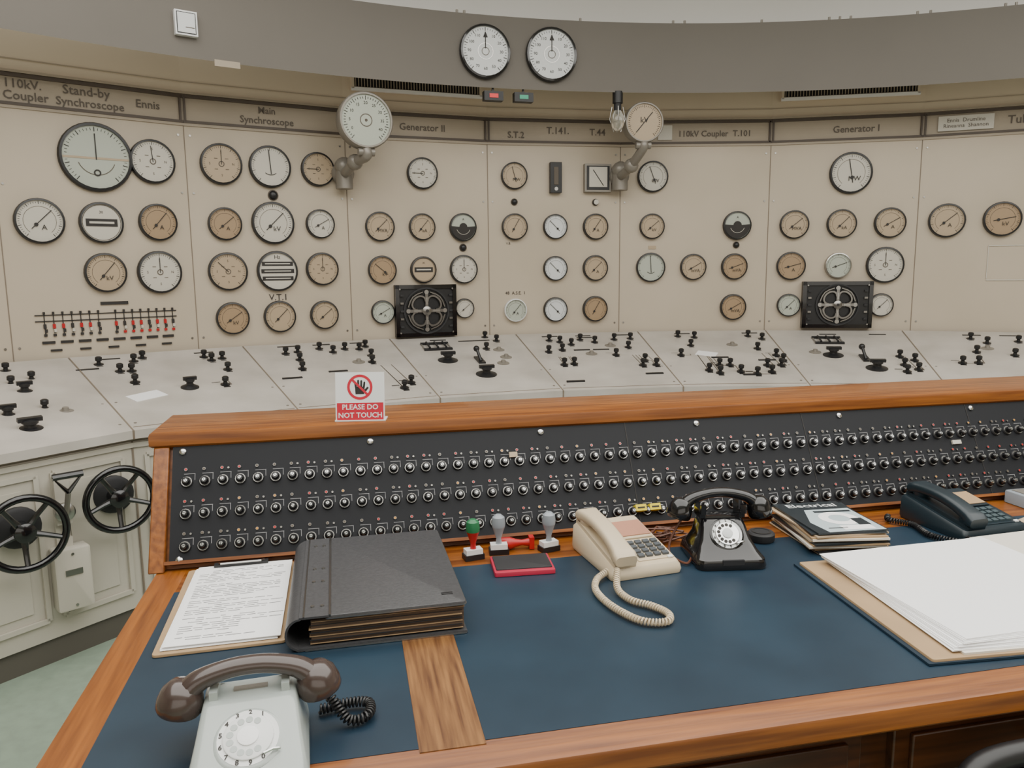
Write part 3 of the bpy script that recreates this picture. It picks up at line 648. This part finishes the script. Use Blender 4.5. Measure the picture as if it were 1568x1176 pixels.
pushphone('push_button_telephone','phone_teal','teal_key',D(1.592,1.690,ZD+.0015,3),[(-.09,-.10,.012),(-.10,-.125,.010),(-.13,-.12,.009),(-.16,-.06,.009),(-.14,.02,.009),(-.17,.07,.009),(-.15,.10,.009)],'card',(.205,.225),.22,'black',1.15)
# ---- magazines
b=B(); zc=0
cols=['paper_old','black_soft','card','paper_old','page_cream','card','cover_dark','paper_old','page_cream','card','paper_old','cover_dark']
for k in range(12):
    t=random.uniform(.003,.0055); b.box((random.uniform(-.006,.006),random.uniform(-.008,.008),zc+t/2),(.190,.240,t*.96),cols[k],RZ(random.uniform(-5,5))); zc+=t
b.box((0,0,zc+.002),(.184,.236,.004),'cover_dark',RZ(2)); z=zc+.0042
b.add([(-.035,.055,z),(.088,.055,z),(.088,-.115,z),(-.06,-.115,z),(-.07,-.04,z)],[(0,1,2,3,4)],'cover_cyan',RZ(2))
b.text('Electrical',.038,'face_clock',T(.0,.088,z+.0004),bold=.0006); b.ring(.026,.05,z+.0004,'paper',20,T(.02,-.02)); b.box((.03,-.09,z+.0004),(.08,.03,.0005),'paper'); b.box((.03,.035,z+.0004),(.10,.012,.0005),'cover_dark'); b.box((-.02,-.09,z+.0004),(.05,.004,.0005),'ink'); b.box((.06,-.05,z+.0006),(.03,.05,.0005),'cover_dark')
b.obj('magazine_stack',D(1.192,1.698,ZD+.0015,-6))
# ---- open folder with papers
b=B(); b.box((.02,0,.002),(.62,.47,.004),'leather'); b.prism(rrect(.60,.462,.006,cx=.02),.004,.009,'card',.001); b.box((.05,.0,.011),(.53,.45,.004),'page_cream')
for k in range(12): b.box((-.002+.0010*k,.003*k-.008,.0137+.0014*k),(.45,.430,.0013),'paper',RZ(-2+.65*k+random.uniform(-.8,.8)))
b.box((.33,.05,.018),(.30,.37,.008),'page_cream',RZ(4)); b.box((.36,.06,.024),(.28,.37,.004),'page_cream',RZ(7))
b.obj('open_folder_with_papers',D(1.272,1.286,ZD+.0015,-4))
b=B()
for k in range(5): b.box((random.uniform(-.01,.01),random.uniform(-.01,.01),.001+.002*k),(.28,.20,.0019),'page_cream' if k%2 else 'paper_old',RZ(random.uniform(-8,8)+20))
b.obj('loose_papers',D(1.90,1.62,ZD+.0015))
b=B(); b.prism(rrect(.15,.11,.01),0,.035,'grey_plastic',.004); b.box((0,0,.036),(.12,.085,.002),'steel_paint'); b.obj('desk_junction_box',D(1.95,1.79,ZD+.001))
# ---- chair
b=B()
b.box((0,0,.43),(.46,.40,.07),'black_soft'); b.tube(spline([(-.23,-.20,.58),(-.21,-.23,.67),(-.12,-.25,.702),(.12,-.25,.702),(.21,-.23,.67),(.23,-.20,.58)],6),.02,'black',10)
b.box((0,-.235,.59),(.38,.03,.19),'black_soft')
for sx in(-1,1): b.tube([(sx*.2,-.19,.43),(sx*.21,-.24,.64)],.012,'black',8)
b.cyl(.03,.08,.41,'steel',14)
for q in range(5): b.tube([(0,0,.09),(.22*math.cos(q*1.257),.22*math.sin(q*1.257),.06)],.018,'black',8); b.sphere((.22*math.cos(q*1.257),.22*math.sin(q*1.257),.03),.03,'black',10)
b.obj('office_chair',D(1.10,.672,0,176),bevel=.01)
# ------------------------------------------------------------ lights, world, camera
def area(name,loc,rot_,sx,sy,e,col):
    l=bpy.data.lights.new(name,'AREA'); l.shape='RECTANGLE'; l.size=sx; l.size_y=sy; l.energy=e; l.color=col
    o=bpy.data.objects.new(name,l); COL.objects.link(o); o.location=loc; o.rotation_euler=rot_
area('skylight_laylight',(1.2,1.2,3.38),(0,0,0),6.8,4.2,340,(1,.975,.93))
area('rear_fill_light',(1.2,-2.9,1.9),(rad(90),0,0),6,2.0,45,(1,.97,.92))  # added soft frontal fill inside the closed back wall; there is no window
w=bpy.data.worlds.new('w'); SC.world=w; w.use_nodes=True; w.node_tree.nodes['Background'].inputs[0].default_value=(.8,.85,.9,1); w.node_tree.nodes['Background'].inputs[1].default_value=.5
cd=bpy.data.cameras.new('camera'); cd.sensor_width=36; cd.lens=36*1178/1568; cd.clip_start=.02
co=bpy.data.objects.new('camera',cd); COL.objects.link(co)
co.matrix_world=T(0,0,1.47)@RX(90-8.4)@RZ(-.6); SC.camera=co
